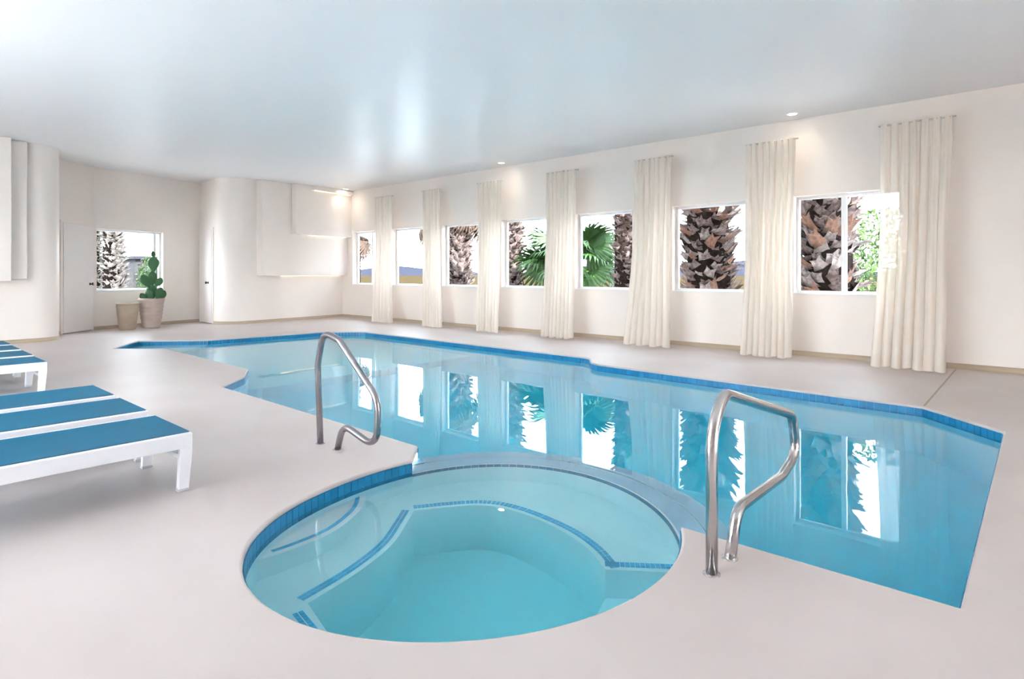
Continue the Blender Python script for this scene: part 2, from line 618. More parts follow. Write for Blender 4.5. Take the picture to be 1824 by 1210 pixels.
# ------------------------------------------------------------------ windows
def window(idx, m, s0, s1, za, zb, thick, mullion=None, label=''):
    """frame set towards the outer face; m is the wall matrix (x along, y outward)"""
    fr = MB()
    fw = 0.045
    y0, y1 = thick - 0.09, thick - 0.03
    fr.box(s0, s1, y0, y1, za, za + fw, m)
    fr.box(s0, s1, y0, y1, zb - fw, zb, m)
    fr.box(s0, s0 + fw, y0, y1, za + fw, zb - fw, m)
    fr.box(s1 - fw, s1, y0, y1, za + fw, zb - fw, m)
    o = fr.build('window_%d' % idx, M['frame'], bevel=0.004)
    tag(o, label, 'window', kind='structure')
    ml = mullion if mullion else []
    edges = [s0 + fw] + [x for c in ml for x in (c - 0.035, c + 0.035)] + [s1 - fw]
    for i in range(0, len(edges), 2):
        MB().box(edges[i], edges[i + 1], (y0 + y1) / 2 - 0.003, (y0 + y1) / 2 + 0.003, za + fw, zb - fw, m).build('pane', M['glass'], o)
    for c in ml:
        MB().box(c - 0.035, c + 0.035, y0 - 0.015, y1, za + fw, zb - fw, m).build('mullion', M['frame'], o, bevel=0.004)
    MB().box(s0 - 0.015, s1 + 0.015, -0.012, thick - 0.09, za - 0.012, za + 0.012, m).build('sill', M['frame'], o, bevel=0.004)
    # daylight portal in the opening (steers sky sampling, gives off nothing itself)
    ld = bpy.data.lights.new('window_portal', 'AREA')
    ld.shape = 'RECTANGLE'
    ld.size = s1 - s0
    ld.size_y = zb - za
    ld.cycles.is_portal = True
    lo = bpy.data.objects.new('window_portal', ld)
    C.objects.link(lo)
    ctr = m @ Vector(((s0 + s1) / 2, thick - 0.02, (za + zb) / 2))
    lo.location = ctr
    inward = -(m.to_3x3() @ Vector((0, 1, 0)))
    lo.rotation_euler = inward.to_track_quat('-Z', 'Y').to_euler()
    return o


wl = ['window at the far corner beside the stepped white soffit', 'window showing hills between the two farthest curtains',
      'window filled by a dark palm trunk with a few hanging fronds', 'window with a slim palm trunk and a green fan frond',
      'window with green fronds on the left and a blue shaded trunk', 'window filled by one thick sunlit palm trunk',
      'two pane sliding window nearest the camera']
for i, (a, b) in enumerate(WINS):
    s0, s1 = x_start - b, x_start - a
    mul = []
    if i == 6: mul = [x_start + 2.37]
    if i == 0: mul = [x_start + 14.72]
    window(i + 1, mwb, s0, s1, SILL, HEAD, WALL_T, mul, 'white framed ' + wl[i])
pA = Vector((*A_A, 0)); pB = Vector((*A_B, 0))
dA = (pB - pA).normalized()
mA = Matrix((dA, Vector((dA.y, -dA.x, 0)), Vector((0, 0, 1)))).transposed().to_4x4()
mA.translation = pA
window(8, mA, AW[0], AW[1], AW[2], AW[3], 0.2, [AW[0] + 0.16], 'white framed window in the alcove above the clay pots')
for i, (a, b) in enumerate(REAR):
    s0, s1 = a + 14.55, b + 14.55
    window(9 + i, mwr, s0, s1, 0.02, 3.3, 0.24, [(s0 + s1) / 2], 'sliding glass door added for daylight behind the camera, %s of two' % ["left", "right"][i])

window(12, mws, SIDE[0], SIDE[1], 0.02, 3.3, 0.2, [sum(SIDE) / 2], 'sliding glass door added for daylight at the near end of the pool')

# ------------------------------------------------------------------ doors with knobs
def door(idx, p0, p1, s0, s1, zt, knob_s, label):
    P0 = Vector((*p0, 0)); P1 = Vector((*p1, 0))
    d = (P1 - P0).normalized()
    m = Matrix((d, Vector((-d.y, d.x, 0)), Vector((0, 0, 1)))).transposed().to_4x4()   # +y into the room
    m.translation = P0
    slab = MB().box(s0, s1, -0.02, 0.05, 0.02, zt, m).build('door_%d' % idx, M['door'], bevel=0.004)
    tag(slab, label, 'door', kind='structure')
    c = MB()
    c.box(s0 - 0.06, s0 - 0.004, -0.01, 0.035, 0.0, zt + 0.06, m)
    c.box(s1 + 0.004, s1 + 0.06, -0.01, 0.035, 0.0, zt + 0.06, m)
    c.box(s0 - 0.004, s1 + 0.004, -0.01, 0.035, zt + 0.004, zt + 0.06, m)
    c.build('casing', M['wall'], slab)
    k = MB()
    prof = [(0.032, 0.05), (0.032, 0.056), (0.012, 0.058), (0.012, 0.085), (0.028, 0.095), (0.034, 0.11), (0.03, 0.125), (0.012, 0.132)]
    n = 20
    base = 0
    for (r, y) in prof:
        for q in range(n):
            a = 2 * pi * q / n
            k.v.append(tuple(m @ Vector((knob_s + r * cos(a), y, 1.07 + r * sin(a)))))
    for i in range(len(prof) - 1):
        for q in range(n):
            a = i * n + q; b = i * n + (q + 1) % n
            k.f.append((a, b, b + n, a + n))
    k.f.append(tuple((len(prof) - 1) * n + q for q in range(n)))
    ko = k.build('door_knob', M['bronze'], slab, smooth=True)
    ko['label'] = 'round dark bronze door knob'


door(1, A_B, (-15.6, 2.92), 0.10, 1.0, 2.40, 0.18, 'white door beside the alcove window with dark knob')
door(2, arc1[-1], A_A, 0.10, 0.96, 2.45, 0.30, 'white door in the return wall beside the rounded corner')


# ------------------------------------------------------------------ stepped soffits on the end wall, with warm light strips
def soffit(name, p0, p1, steps, label, side=1):
    P0 = Vector((*p0, 0)); P1 = Vector((*p1, 0))
    d = (P1 - P0).normalized()
    m = Matrix((d, Vector((-d.y, d.x, 0)), Vector((0, 0, 1)))).transposed().to_4x4()
    m.translation = P0
    root = None
    for (s0, s1, ya, yb, z0, z1, led) in steps:
        mb = MB().box(s0, s1, ya, yb, z0, z1, m)
        if root is None:
            o = mb.build(name, M['wall'], bevel=0.012)
            root = tag(o, label, 'soffit', kind='structure')
        else:
            o = mb.build('soffit_step', M['wall'], root, bevel=0.012)
        if led:
            MB().box(led[0], led[1], ya + 0.02, ya + 0.05, z0 - 0.012, z0 - 0.001, m).build('light_strip', M['led'], root)
    return root


soffit('trim_1', FAR0, arc1[0], [(0.02, 2.92, 0.0, 0.26, 1.25, H - 0.002, (0.15, 2.2)),
                                 (0.02, 2.02, 0.262, 0.46, 2.39, H - 0.002, (0.15, 1.5)),
                                 (0.02, 1.50, 0.462, 0.56, 3.64, H - 0.002, (0.15, 1.45))],
       'stepped white soffit glowing along its edges in the far corner')
soffit('trim_2', (-14.35, 2.42), (-14.35, YR), [(0.10, 5.0, 0.0, 0.14, 1.20, H - 0.002, None),
                                                (0.36, 5.0, 0.142, 0.36, 1.17, H - 0.002, None)],
       'stepped white soffit on the left end wall above the far loungers')

# expansion joint in the deck
mb = MB()
mb.bar((-0.95, 10.1, 0.0012), (-0.92, 7.12, 0.0012), 0.018, 0.002)
tag(mb.build('trim_3', M['joint']), 'narrow dark joint line across the deck near the last curtain', 'joint', kind='structure')

# ------------------------------------------------------------------ swimming pool
pool = empty('swimming_pool', (-6.5, 5.0, 0), label='long blue swimming pool with angled corners along the window wall', cat='swimming pool')


def pbuild(mb, name, mat, parent, **k):
    """verts are in world space; parent is an unrotated empty, so shift them to its origin"""
    lx, ly, lz = parent.location
    mb.v = [(x - lx, y - ly, z - lz) for (x, y, z) in mb.v]
    return mb.build(name, mat, parent, **k)


DEEP, SHAL, XSTEP = -1.55, -1.0, -8.02
# part of the pool outline next to the tub
wall_loop = POOL_FAR + [(-3.2, 2.915), (-1.38, 2.915)]
mb = MB()
n = len(wall_loop)
for z in (0.0, DEEP):
    for p in wall_loop:
        mb.v.append((p[0], p[1], z - 0.03 if z == 0 else z))
for i in range(n):
    j = (i + 1) % n
    p, q = wall_loop[i], wall_loop[j]
    if p[1] < 2.95 and q[1] < 2.95 and p[0] <= -1.3 and q[0] <= -1.3 and p[0] > -3.9:
        continue            # behind the tub the tub's own wall closes the pool
    mb.f.append((i, j, n + j, n + i))
pbuild(mb, 'basin_wall', M['pool_plaster_blue'], pool)
mb = MB()
fl_loop = offset_loop(wall_loop, 0.05)
mb.prism(fl_loop, DEEP - 0.1, DEEP)
pbuild(mb, 'basin_floor', M['pool_plaster_blue'], pool)
sh = [p for p in POOL_FAR if p[0] < XSTEP]
sh_loop = [(XSTEP, 7.80)] + [p for p in POOL_FAR if p[0] < XSTEP] + [(XSTEP, 3.50)]
mb = MB().prism(sh_loop, DEEP, SHAL)
pbuild(mb, 'shallow_shelf', M['pool_plaster_blue'], pool, bevel=0.02)
# entry steps in the bay at the far left
for k, (dx, z) in enumerate(((0.0, -0.35), (0.5, -0.65))):
    mb = MB().prism([(-12.36 + dx, 4.80), (-13.2, 3.86), (-12.15, 3.18), (-11.45 + dx, 3.80)], SHAL, z)
    pbuild(mb, 'entry_step', M['pool_plaster_blue'], pool, bevel=0.015)


def tile_band(loop_pts, z_rows, size, mat, thick=0.007, gap=0.004, inset=0.0, closed=False, flat=False, flip=1, width_rows=None):
    """small tiles along a path: on a vertical wall (flat=False) or lying on a ledge (flat=True)"""
    mb = MB()
    pts = [Vector(p) for p in loop_pts]
    if closed:
        pts.append(pts[0])
    # resample
    segs = [(pts[i + 1] - pts[i]).length for i in range(len(pts) - 1)]
    total = sum(segs)
    n = max(1, int(total / size))
    step = total / n

    def at(s):
        s = min(max(s, 0), total - 1e-6)
        acc = 0
        for i, L in enumerate(segs):
            if s <= acc + L:
                return pts[i] + (pts[i + 1] - pts[i]) * ((s - acc) / L)
            acc += L
        return pts[-1]
    for k in range(n):
        a = at(k * step + gap / 2); b = at((k + 1) * step - gap / 2)
        d = (b - a)
        if d.length < 1e-5: continue
        d.normalize()
        nx, ny = (-d.y * flip, d.x * flip)
        if not flat:
            for (z0, z1) in z_rows:
                vs = []
                for z in (z0 + gap / 2, z1 - gap / 2):
                    for (q, o_) in ((a, 0), (b, 0), (b, thick), (a, thick)):
                        vs.append((q.x + nx * (o_ - inset), q.y + ny * (o_ - inset), z))
                mb.add(vs, [(4, 5, 6, 7), (0, 1, 5, 4), (1, 2, 6, 5), (2, 3, 7, 6), (3, 0, 4, 7), (3, 2, 1, 0)])
        else:
            for (w0, w1, z) in width_rows:
                vs = []
                for zz in (z, z + thick):
                    for (q, o_) in ((a, w0 + gap / 2), (b, w0 + gap / 2), (b, w1 - gap / 2), (a, w1 - gap / 2)):
                        vs.append((q.x + nx * o_, q.y + ny * o_, zz))
                mb.add(vs, [(4, 5, 6, 7), (0, 1, 5, 4), (1, 2, 6, 5), (2, 3, 7, 6), (3, 0, 4, 7), (3, 2, 1, 0)])
    return mb


ROWS = [(-0.090, -0.021), (-0.161, -0.092)]
o = pbuild(tile_band(POOL_FAR, ROWS, 0.07, M['tile']), 'waterline_tiles', M['tile'], pool, kind='stuff')
o['label'] = 'glossy blue waterline tile band'

# water: closed body, sides hidden in the basin walls
dam_mid = []
for i in range(33):
    a = A_R + (A_L - A_R) * i / 32
    dam_mid.append(spa_pt(a, 0.16))
pw = offset_loop(POOL_FAR, 0.011)
pool_water_loop = pw + [(-3.42, 2.9)] + list(reversed(dam_mid))[1:-1] + [(-1.36, 2.9)]
mb = MB().prism(pool_water_loop, DEEP - 0.05, ZW)
pbuild(mb, 'water', M['water'], pool)

# ------------------------------------------------------------------ hot tub at the pool's near edge
tub = empty('hot_tub', (SPA_C[0], SPA_C[1], 0), label='round sunken hot tub with tiled bench edges beside the pool', cat='hot tub')
full = [spa_pt(2 * pi * i / 96) for i in range(96)]
dam_out = [spa_pt(2 * pi * i / 96, 0.30) for i in range(96)]
TUB_F = -1.10
mb = MB().prism(dam_out, DEEP, ZW - 0.03, holes=[full], bottom=False)
pbuild(mb, 'tub_wall', M['plaster'], tub, auto=40)
mb = MB().prism([spa_pt(2 * pi * i / 96, 0.05) for i in range(96)], TUB_F - 0.08, TUB_F)
pbuild(mb, 'tub_floor', M['plaster'], tub)
BZ = -0.46


def smooth_open(pts, n=6):
    out = []
    P = [Vector(p) for p in pts]
    for i in range(len(P) - 1):
        p0 = P[max(i - 1, 0)]; p1 = P[i]; p2 = P[i + 1]; p3 = P[min(i + 2, len(P) - 1)]
        for k in range(n):
            t = k / n
            out.append(tuple(0.5 * ((2 * p1) + (-p0 + p2) * t + (2 * p0 - 5 * p1 + 4 * p2 - p3) * t * t + (-p0 + 3 * p1 - 3 * p2 + p3) * t ** 3)))
    out.append(tuple(P[-1]))
    return out


left_run = smooth_open([(-2.62, 1.475), (-2.68, 1.79), (-2.79, 2.09), (-2.94, 2.31), (-3.06, 2.47)])
far_run = smooth_open([(-3.06, 2.47), (-2.82, 2.80), (-2.58, 2.90), (-2.20, 2.885), (-1.93, 2.80), (-1.74, 2.68)])
end_run = [(-1.74, 2.68), (-1.44, 2.90)]
near_run = [(-1.36, 2.55), (-1.31, 2.15), (-1.38, 1.85), (-1.62, 1.55), (-1.95, 1.42), (-2.35, 1.42)]
well = left_run + far_run[1:] + end_run[1:] + near_run
bench_outer = [spa_pt(2 * pi * i / 96, 0.02) for i in range(96)]
mb = MB().prism(bench_outer, TUB_F, BZ, holes=[well])
pbuild(mb, 'bench', M['plaster'], tub, bevel=0.03)
low = [(-1.74, 2.68), (-1.44, 2.90), (-1.36, 2.55), (-1.31, 2.15), (-1.40, 1.85), (-1.64, 2.05), (-1.66, 2.40)]
mb = MB().prism(list(reversed(low)), TUB_F, -0.74)
pbuild(mb, 'low_seat', M['plaster'], tub, bevel=0.02)
step_in = smooth_open([(-2.98, 1.40), (-2.97, 1.62), (-3.00, 1.86), (-3.12, 2.09), (-3.24, 2.22), (-3.36, 2.30)])
aL = ang_of((-3.40, 2.28)) % (2 * pi)
aN = ang_of((-2.98, 1.36)) % (2 * pi)
step_loop = step_in + [spa_pt(aL + (aN - aL) * t, 0.02) for t in (0.02, 0.2, 0.4, 0.6, 0.8, 0.98)]
mb = MB().prism(list(reversed(step_loop)), BZ, -0.235)
pbuild(mb, 'tub_step', M['plaster'], tub, bevel=0.02)
# tile lines on bench and step edges


def line(pts, flip, z, w=(0.03, 0.054, 0.056, 0.08), rows=2):
    wr = [(w[0], w[1], z - 0.002), (w[2], w[3], z - 0.002)][:rows]
    o = pbuild(tile_band(pts, None, 0.026, M['linetile'], thick=0.006, gap=0.003, flat=True, flip=flip, width_rows=wr),
               'tile_line', M['linetile'], tub, kind='stuff')
    return o


line(left_run, 1, BZ)
line(far_run, 1, BZ)
line(end_run, 1, BZ)
line([(-2.28, 1.42), (-2.58, 1.46)], 1, BZ)
line(step_in[3:-3], 1, -0.235, w=(0.035, 0.065, 0, 0), rows=1)
line([(-1.66, 2.42), (-1.66, 2.56)], -1, -0.74)
line([(-1.66, 2.20), (-1.66, 2.41)], -1, -0.74)
o = pbuild(tile_band([spa_pt(A_R + (a1 - a0) * i / 80) for i in range(81)], ROWS, 0.055, M['tile'], flip=-1), 'waterline_tiles', M['tile'], tub, kind='stuff')
dam_in = [spa_pt(A_L + (A_R - A_L) * i / 40) for i in range(41)]
pbuild(tile_band(dam_in, [(-0.175, -0.118)], 0.055, M['tile'], flip=-1), 'dam_tiles', M['tile'], tub, kind='stuff')
# drain cover
mb = MB().lathe([(0.11, TUB_F), (0.11, TUB_F + 0.01), (0.09, TUB_F + 0.022), (0.03, TUB_F + 0.026)], 24, (-2.02, 2.25, 0))
pbuild(mb, 'drain_cover', M['linetile'], tub, smooth=True)
# cap on the low wall between tub and pool, reflected blue put in its colour
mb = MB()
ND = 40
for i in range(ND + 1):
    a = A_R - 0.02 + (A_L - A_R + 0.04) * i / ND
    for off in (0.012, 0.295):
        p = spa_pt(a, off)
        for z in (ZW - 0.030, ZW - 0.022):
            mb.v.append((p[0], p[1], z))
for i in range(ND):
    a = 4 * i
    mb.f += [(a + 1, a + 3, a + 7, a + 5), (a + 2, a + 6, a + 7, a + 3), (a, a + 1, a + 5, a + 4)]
o = pbuild(mb, 'dam_reflection_cap', M['cap'], tub)
o['label'] = 'submerged rim between hot tub and pool, coloured with reflected blue'
# tub water
tw = []
nn = 120
for i in range(nn):
    a = -pi + 2 * pi * i / nn
    p_in = spa_pt(a, 0.011)
    if A_R < a < A_L:
        p_in = spa_pt(a, 0.158)
    tw.append(p_in)
mb = MB().prism(tw, DEEP + 0.2, ZW)
pbuild(mb, 'water', M['tub_water'], tub)


# ------------------------------------------------------------------ steel handrails
def fillet_path(pts, rad, n=8):
    """polyline with rounded corners; rad may be a list for the inner points"""
    P = [Vector(p) for p in pts]
    out = [P[0]]
    for i in range(1, len(P) - 1):
        r = rad[i - 1] if hasattr(rad, '__len__') else rad
        a = (P[i - 1] - P[i]); b = (P[i + 1] - P[i])
        la, lb = a.length, b.length
        a.normalize(); b.normalize()
        ang = a.angle(b)
        t = min(r / math.tan(ang / 2), la * 0.49, lb * 0.49)
        p0 = P[i] + a * t; p1 = P[i] + b * t
        for k in range(n + 1):
            u = k / n
            out.append(p0 * (1 - u) ** 2 + P[i] * 2 * u * (1 - u) + p1 * u * u)
    out.append(P[-1])
    return out


def rail(name, pts, rad, r, mat, label, base_pts):
    root = empty(name, base_pts[0], label=label, cat='handrail', group='stainless steel handrails')
    mb = MB().tube(fillet_path(pts, rad, 10), r, 18)
    pbuild(mb, 'rail_tube', mat, root, smooth=True)
    for b in base_pts:
        mb = MB().lathe([(r + 0.012, 0.0005), (r + 0.012, 0.003), (r + 0.002, 0.006)], 24, (b[0], b[1], 0))
        pbuild(mb, 'anchor_ring', mat, root, smooth=True)


y1 = 2.45
rail('handrail', [(-4.16, y1, -0.03), (-4.20, y1, 0.60), (-4.12, y1, 0.86), (-3.90, y1, 0.81), (-3.42, y1, 0.44), (-3.43, y1, 0.10), (-3.85, y1, 0.20), (-3.935, y1, -0.03)],
     [0.30, 0.12, 0.06, 0.20, 0.18, 0.12], 0.0235, M['steel_dark'],
     'dark steel handrail bent like a figure four on the deck left of the hot tub', [(-4.162, y1, 0), (-3.925, y1, 0)])
x1 = -1.09
rail('handrail', [(x1, 2.515, -0.03), (x1, 2.515, 0.62), (x1, 2.64, 0.765), (x1, 3.60, 0.50), (x1, 3.68, 0.26), (x1, 3.42, 0.195), (x1, 2.80, 0.20), (x1, 2.705, -0.03)],
     [0.35, 0.12, 0.10, 0.12, 0.14, 0.10], 0.0255, M['steel'],
     'bright steel handrail at the near pool edge right of the hot tub', [(x1, 2.515, 0), (x1, 2.71, 0)])


# ------------------------------------------------------------------ sun loungers
def make_lounger():
    """origin under the middle of the foot end; the lounger runs towards -y"""
    root = empty('sun_lounger')
    W, Lf, ht, L2 = 0.64, 1.28, 0.34, 0.74
    hw = W / 2
    for s in (-1, 1):
        MB().box(s * hw - 0.018, s * hw + 0.018, -Lf - L2 * 0.55, 0, ht - 0.088, ht).build('side_rail', M['white_metal'], root, bevel=0.006)
    for s in (-1, 1):
        for yy in (-0.035, -Lf - L2 * 0.40):
            mb = MB()
            x = s * (hw)
            t = 0.012 if yy > -0.5 else -0.012
            vs = [(x - 0.019, yy - 0.034 - t, 0.012), (x + 0.019, yy - 0.034 - t, 0.012), (x + 0.019, yy + 0.026 - t, 0.012), (x - 0.019, yy + 0.026 - t, 0.012),
                  (x - 0.019, yy - 0.036, ht - 0.085), (x + 0.019, yy - 0.036, ht - 0.085), (x + 0.019, yy + 0.036, ht - 0.085), (x - 0.019, yy + 0.036, ht - 0.085)]
            mb.add(vs, [(3, 2, 1, 0), (4, 5, 6, 7), (0, 1, 5, 4), (1, 2, 6, 5), (2, 3, 7, 6), (3, 0, 4, 7)])
            lg = mb.build('leg', M['white_metal'], root, bevel=0.005)
            MB().box(x - 0.021, x + 0.021, yy - 0.037 - t, yy + 0.029 - t, 0.0, 0.014).build('foot_pad', M['rubber'], lg, bevel=0.003)
    for yy in (-0.045, -Lf - L2 * 0.40):
        MB().box(-hw + 0.018, hw - 0.018, yy - 0.012, yy + 0.012, 0.18, 0.205).build('stretcher', M['white_metal'], root)
    MB().box(-hw + 0.018, hw - 0.018, -0.05, -0.002, ht - 0.05, ht - 0.012).build('end_bar', M['white_metal'], root, bevel=0.004)

    def sling(y0, y1, z0, z1, sag, wrap):
        mb = MB()
        nx, ny = 10, 14
        for t in (0.0, 0.006):
            for j in range(ny + 1):
                v = j / ny
                for i in range(nx + 1):
                    u = i / nx
                    x = (-hw + 0.016) + (W - 0.032) * u
                    s = sag * (1 - (2 * u - 1) ** 4) * (sin(pi * v) ** 0.5 if 0 < v < 1 else 0)
                    mb.v.append((x, y0 + (y1 - y0) * v, z0 + (z1 - z0) * v - s - t))
        k = nx + 1
        lay = k * (ny + 1)
        for j in range(ny):
            for i in range(nx):
                a = j * k + i
                mb.f.append((a, a + k, a + k + 1, a + 1))
                mb.f.append((lay + a, lay + a + 1, lay + a + k + 1, lay + a + k))
        return mb
    sling(-0.004, -Lf, ht + 0.003, ht + 0.003, 0.012, True).build('sling_seat', M['sling'], root, smooth=True)
    ca, sa = cos(radians(24)), sin(radians(24))
    bz = ht + 0.003 + L2 * sa
    sling(-Lf - 0.02, -Lf - 0.02 - L2 * ca, ht + 0.01, bz, 0.012, False).build('sling_back', M['sling'], root, smooth=True)
    for s in (-1, 1):
        MB().bar((s * (hw - 0.002), -Lf - 0.01, ht - 0.01), (s * (hw - 0.002), -Lf - 0.02 - L2 * ca, bz - 0.016), 0.034, 0.045).build('back_rail', M['white_metal'], root, bevel=0.005)
    MB().box(-hw, hw, -Lf - 0.03 - L2 * ca, -Lf - 0.0 - L2 * ca, bz - 0.04, bz - 0.002).build('head_bar', M['white_metal'], root, bevel=0.004)
    MB().bar((0.0, -Lf - L2 * 0.5, ht - 0.06), (0.0, -Lf - L2 * 0.8, bz - 0.12), 0.02, 0.02).build('back_prop', M['white_metal'], root)
    return root


proto = make_lounger()
spots = [(-4.20, 1.42, 'blue and white sun lounger nearest the camera'), (-5.04, 1.44, 'blue and white sun lounger in the middle of the near three'),
         (-5.83, 1.45, 'blue and white sun lounger at the back of the near three'), (-8.47, 1.50, 'blue and white sun lounger nearest of the far four at the left edge'),
         (-9.27, 1.52, 'blue and white sun lounger second of the far four'), (-10.08, 1.53, 'blue and white sun lounger third of the far four'),
         (-10.86, 1.55, 'blue and white sun lounger farthest away by the rounded wall')]
for i, (x, y, lab) in enumerate(spots):
    o = proto if i == 0 else copy_tree(proto)
    o.location = (x, y, 0)
    tag(o, lab, 'sun lounger', 'sun loungers in two rows facing the pool')


# ------------------------------------------------------------------ curtains
CT = [(-14.18, -13.4), (-12.12, -11.48), (-10.1, -9.34), (-8.0, -7.21), (-5.86, -5.11), (-3.76, -2.98), (-1.83, -0.97)]
CB = [(-14.07, -13.2), (-11.94, -11.21), (-9.99, -9.32), (-8.0, -7.21), (-6.0, -5.06), (-3.77, -2.99), (-1.91, -1.03)]
YTOP, YBOT, ZTOP = 9.78, 9.55, 3.40
clab = ['farthest sheer linen curtain beside the corner window', 'sheer linen curtain second from the far corner, right of the hills view',
        'sheer linen curtain third from the far corner', 'sheer linen curtain in the middle of the row, fourth of seven',
        'sheer linen curtain third from the near end of the row', 'sheer linen curtain left of the two pane window, hem split in the middle',
        'widest sheer linen curtain at the near end of the row, overlapping the last window']
for i in range(7):
    rnd = random.Random(30 + i)
    t0, t1 = (v * YTOP / 10.05 for v in CT[i])
    b0, b1 = (v * YBOT / 9.9 for v in CB[i])
    root = empty('curtain', ((t0 + t1) / 2, YTOP, 0), label=clab[i], cat='curtain', group='sheer linen curtains along the window wall')
    nu, nv = 110, 34
    npl = 7 + (i % 2)
    ph = rnd.uniform(0, 6)
    amps = [rnd.uniform(0.55, 1.2) for _ in range(14)]
    mb = MB()
    for j in range(nv + 1):
        v = j / nv                      # 0 top .. 1 bottom
        z = ZTOP * (1 - v) + 0.012 * v
        xl = t0 + (b0 - t0) * v ** 1.5
        xr = t1 + (b1 - t1) * v ** 1.5
        w = xr - xl
        # gather a little in the middle height
        pin = 1.0 - 0.07 * sin(pi * v) ** 2
        cx = (xl + xr) / 2
        for k in range(nu + 1):
            u = k / nu
            q = u * npl * 2 * pi + ph + 0.5 * sin(2.0 * v + i)
            am = amps[int(u * npl) % 14]
            A = (0.020 + 0.040 * v ** 0.8) * am
            if v < 0.02: A *= 0.6
            fine = 0.010 * sin(q * 2.7 + 4 * (1 - v)) * (1 - 0.6 * v)
            y = YTOP + (YBOT - YTOP) * v ** 1.6 + A * sin(q) + fine
            x = cx + (u - 0.5) * w * pin + 0.018 * cos(q) * (0.5 + v)
            zz = z
            if v > 0.97:
                zz += 0.03 * (0.5 + 0.5 * sin(q * 0.5 + 1.3)) * (1 if am > 0.8 else 0.3)
            mb.v.append((x, y, zz))
    kk = nu + 1
    for j in range(nv):
        for k in range(nu):
            a = j * kk + k
            mb.f.append((a, a + kk, a + kk + 1, a + 1))
    pbuild(mb, 'drape', M['cloth'], root, smooth=True)
    mb = MB().tube([(t0 - 0.02, YTOP + 0.01, ZTOP - 0.02), (t1 + 0.03, YTOP + 0.01, ZTOP - 0.02)], 0.011, 12)
    pbuild(mb, 'curtain_rod', M['rod'], root, smooth=True)
    for xx in (t0, (t0 + t1) / 2):
        mb = MB().bar((xx, YTOP + 0.01, ZTOP - 0.02), (xx, TW, ZTOP - 0.02), 0.008, 0.008)
        pbuild(mb, 'rod_bracket', M['frame'], root)

# ------------------------------------------------------------------ recessed ceiling lights
for k, (lx, lab) in enumerate([(-15.25, 'small recessed ceiling light over the far corner'), (-9.08, 'small recessed ceiling light midway along the window wall'),
                               (-2.96, 'small recessed ceiling light nearest the camera above the window wall'),
                               (3.0, 'small recessed ceiling light beyond the right of the view')]):
    if lx > 0: continue
    root = empty('ceiling_light', (lx, 9.79, H), label=lab, cat='ceiling light', group='recessed lights along the window wall')
    mb = MB().lathe([(0.095, 0.0), (0.095, -0.006), (0.07, -0.010), (0.066, -0.002)], 28, (0, 0, 0), close_bottom=False)
    mb.build('trim_ring', M['frame'], root, smooth=True)
    mb = MB().lathe([(0.067, -0.001), (0.06, -0.005), (0.02, -0.007)], 28, (0, 0, 0))
    mb.build('lens', M['lens'], root, smooth=True)
    ld = bpy.data.lights.new('lamp', 'SPOT')
    ld.energy = 5
    ld.spot_size = radians(140)
    ld.spot_blend = 1.0
    ld.shadow_soft_size = 0.06
    ld.color = (1.0, 0.90, 0.76)
    lo = bpy.data.objects.new('lamp', ld)
    C.objects.link(lo)
    lo.parent = root
    lo.location = (0, 0, -0.02)

# ------------------------------------------------------------------ pots in the alcove
root = empty('clay_pot', (-16.02, 4.46, 0), label='plain sand coloured clay pot left of the cactus planter', cat='pot')
MB().lathe([(0.15, 0.0), (0.165, 0.02), (0.20, 0.25), (0.222, 0.45), (0.228, 0.55), (0.222, 0.575), (0.232, 0.585), (0.232, 0.61), (0.215, 0.62),
            (0.205, 0.61), (0.20, 0.50), (0.16, 0.12), (0.02, 0.10)], 36).build('pot', M['pot_a'], root, smooth=True)
root = empty('potted_cactus', (-16.16, 5.00, 0), label='prickly pear cactus in a ribbed pinkish clay pot under the alcove window', cat='potted plant')
prof = [(0.17, 0.0), (0.18, 0.02)]
zz = 0.02
for k in range(26):
    zz = 0.02 + 0.60 * (k + 1) / 26
    env = 0.18 + 0.085 * (zz / 0.62) ** 0.8
    prof.append((env + (0.009 if (k % 4) < 2 and zz > 0.22 else 0.0), zz))
prof += [(0.272, 0.63), (0.285, 0.65), (0.285, 0.70), (0.265, 0.715), (0.25, 0.70), (0.245, 0.62), (0.19, 0.30), (0.02, 0.28)]
MB().lathe(prof, 40).build('pot', M['pot_b'], root, smooth=True)
MB().lathe([(0.246, 0.60), (0.246, 0.655), (0.15, 0.668), (0.02, 0.672)], 28).build('soil', M['soil'], root, smooth=True)


def pad_mesh():
    mb = MB()
    nr, na = 12, 16
    for i in range(nr + 1):
        t = i / nr
        z = t
        w = (sin(pi * min(1, t * 0.94 + 0.04)) ** 0.75) * (0.45 + 0.75 * t) * 0.46
        for k in range(na):
            a = 2 * pi * k / na
            mb.v.append((w * cos(a) * 0.78, w * sin(a) * 0.22, z))
    for i in range(nr):
        for k in range(na):
            a = i * na + k; b = i * na + (k + 1) % na
            mb.f.append((a, b, b + na, a + na))
    mb.f.append(tuple(range(na))[::-1])
    mb.f.append(tuple(nr * na + k for k in range(na)))
    return mb.mesh('pad', M['cactus'], True)


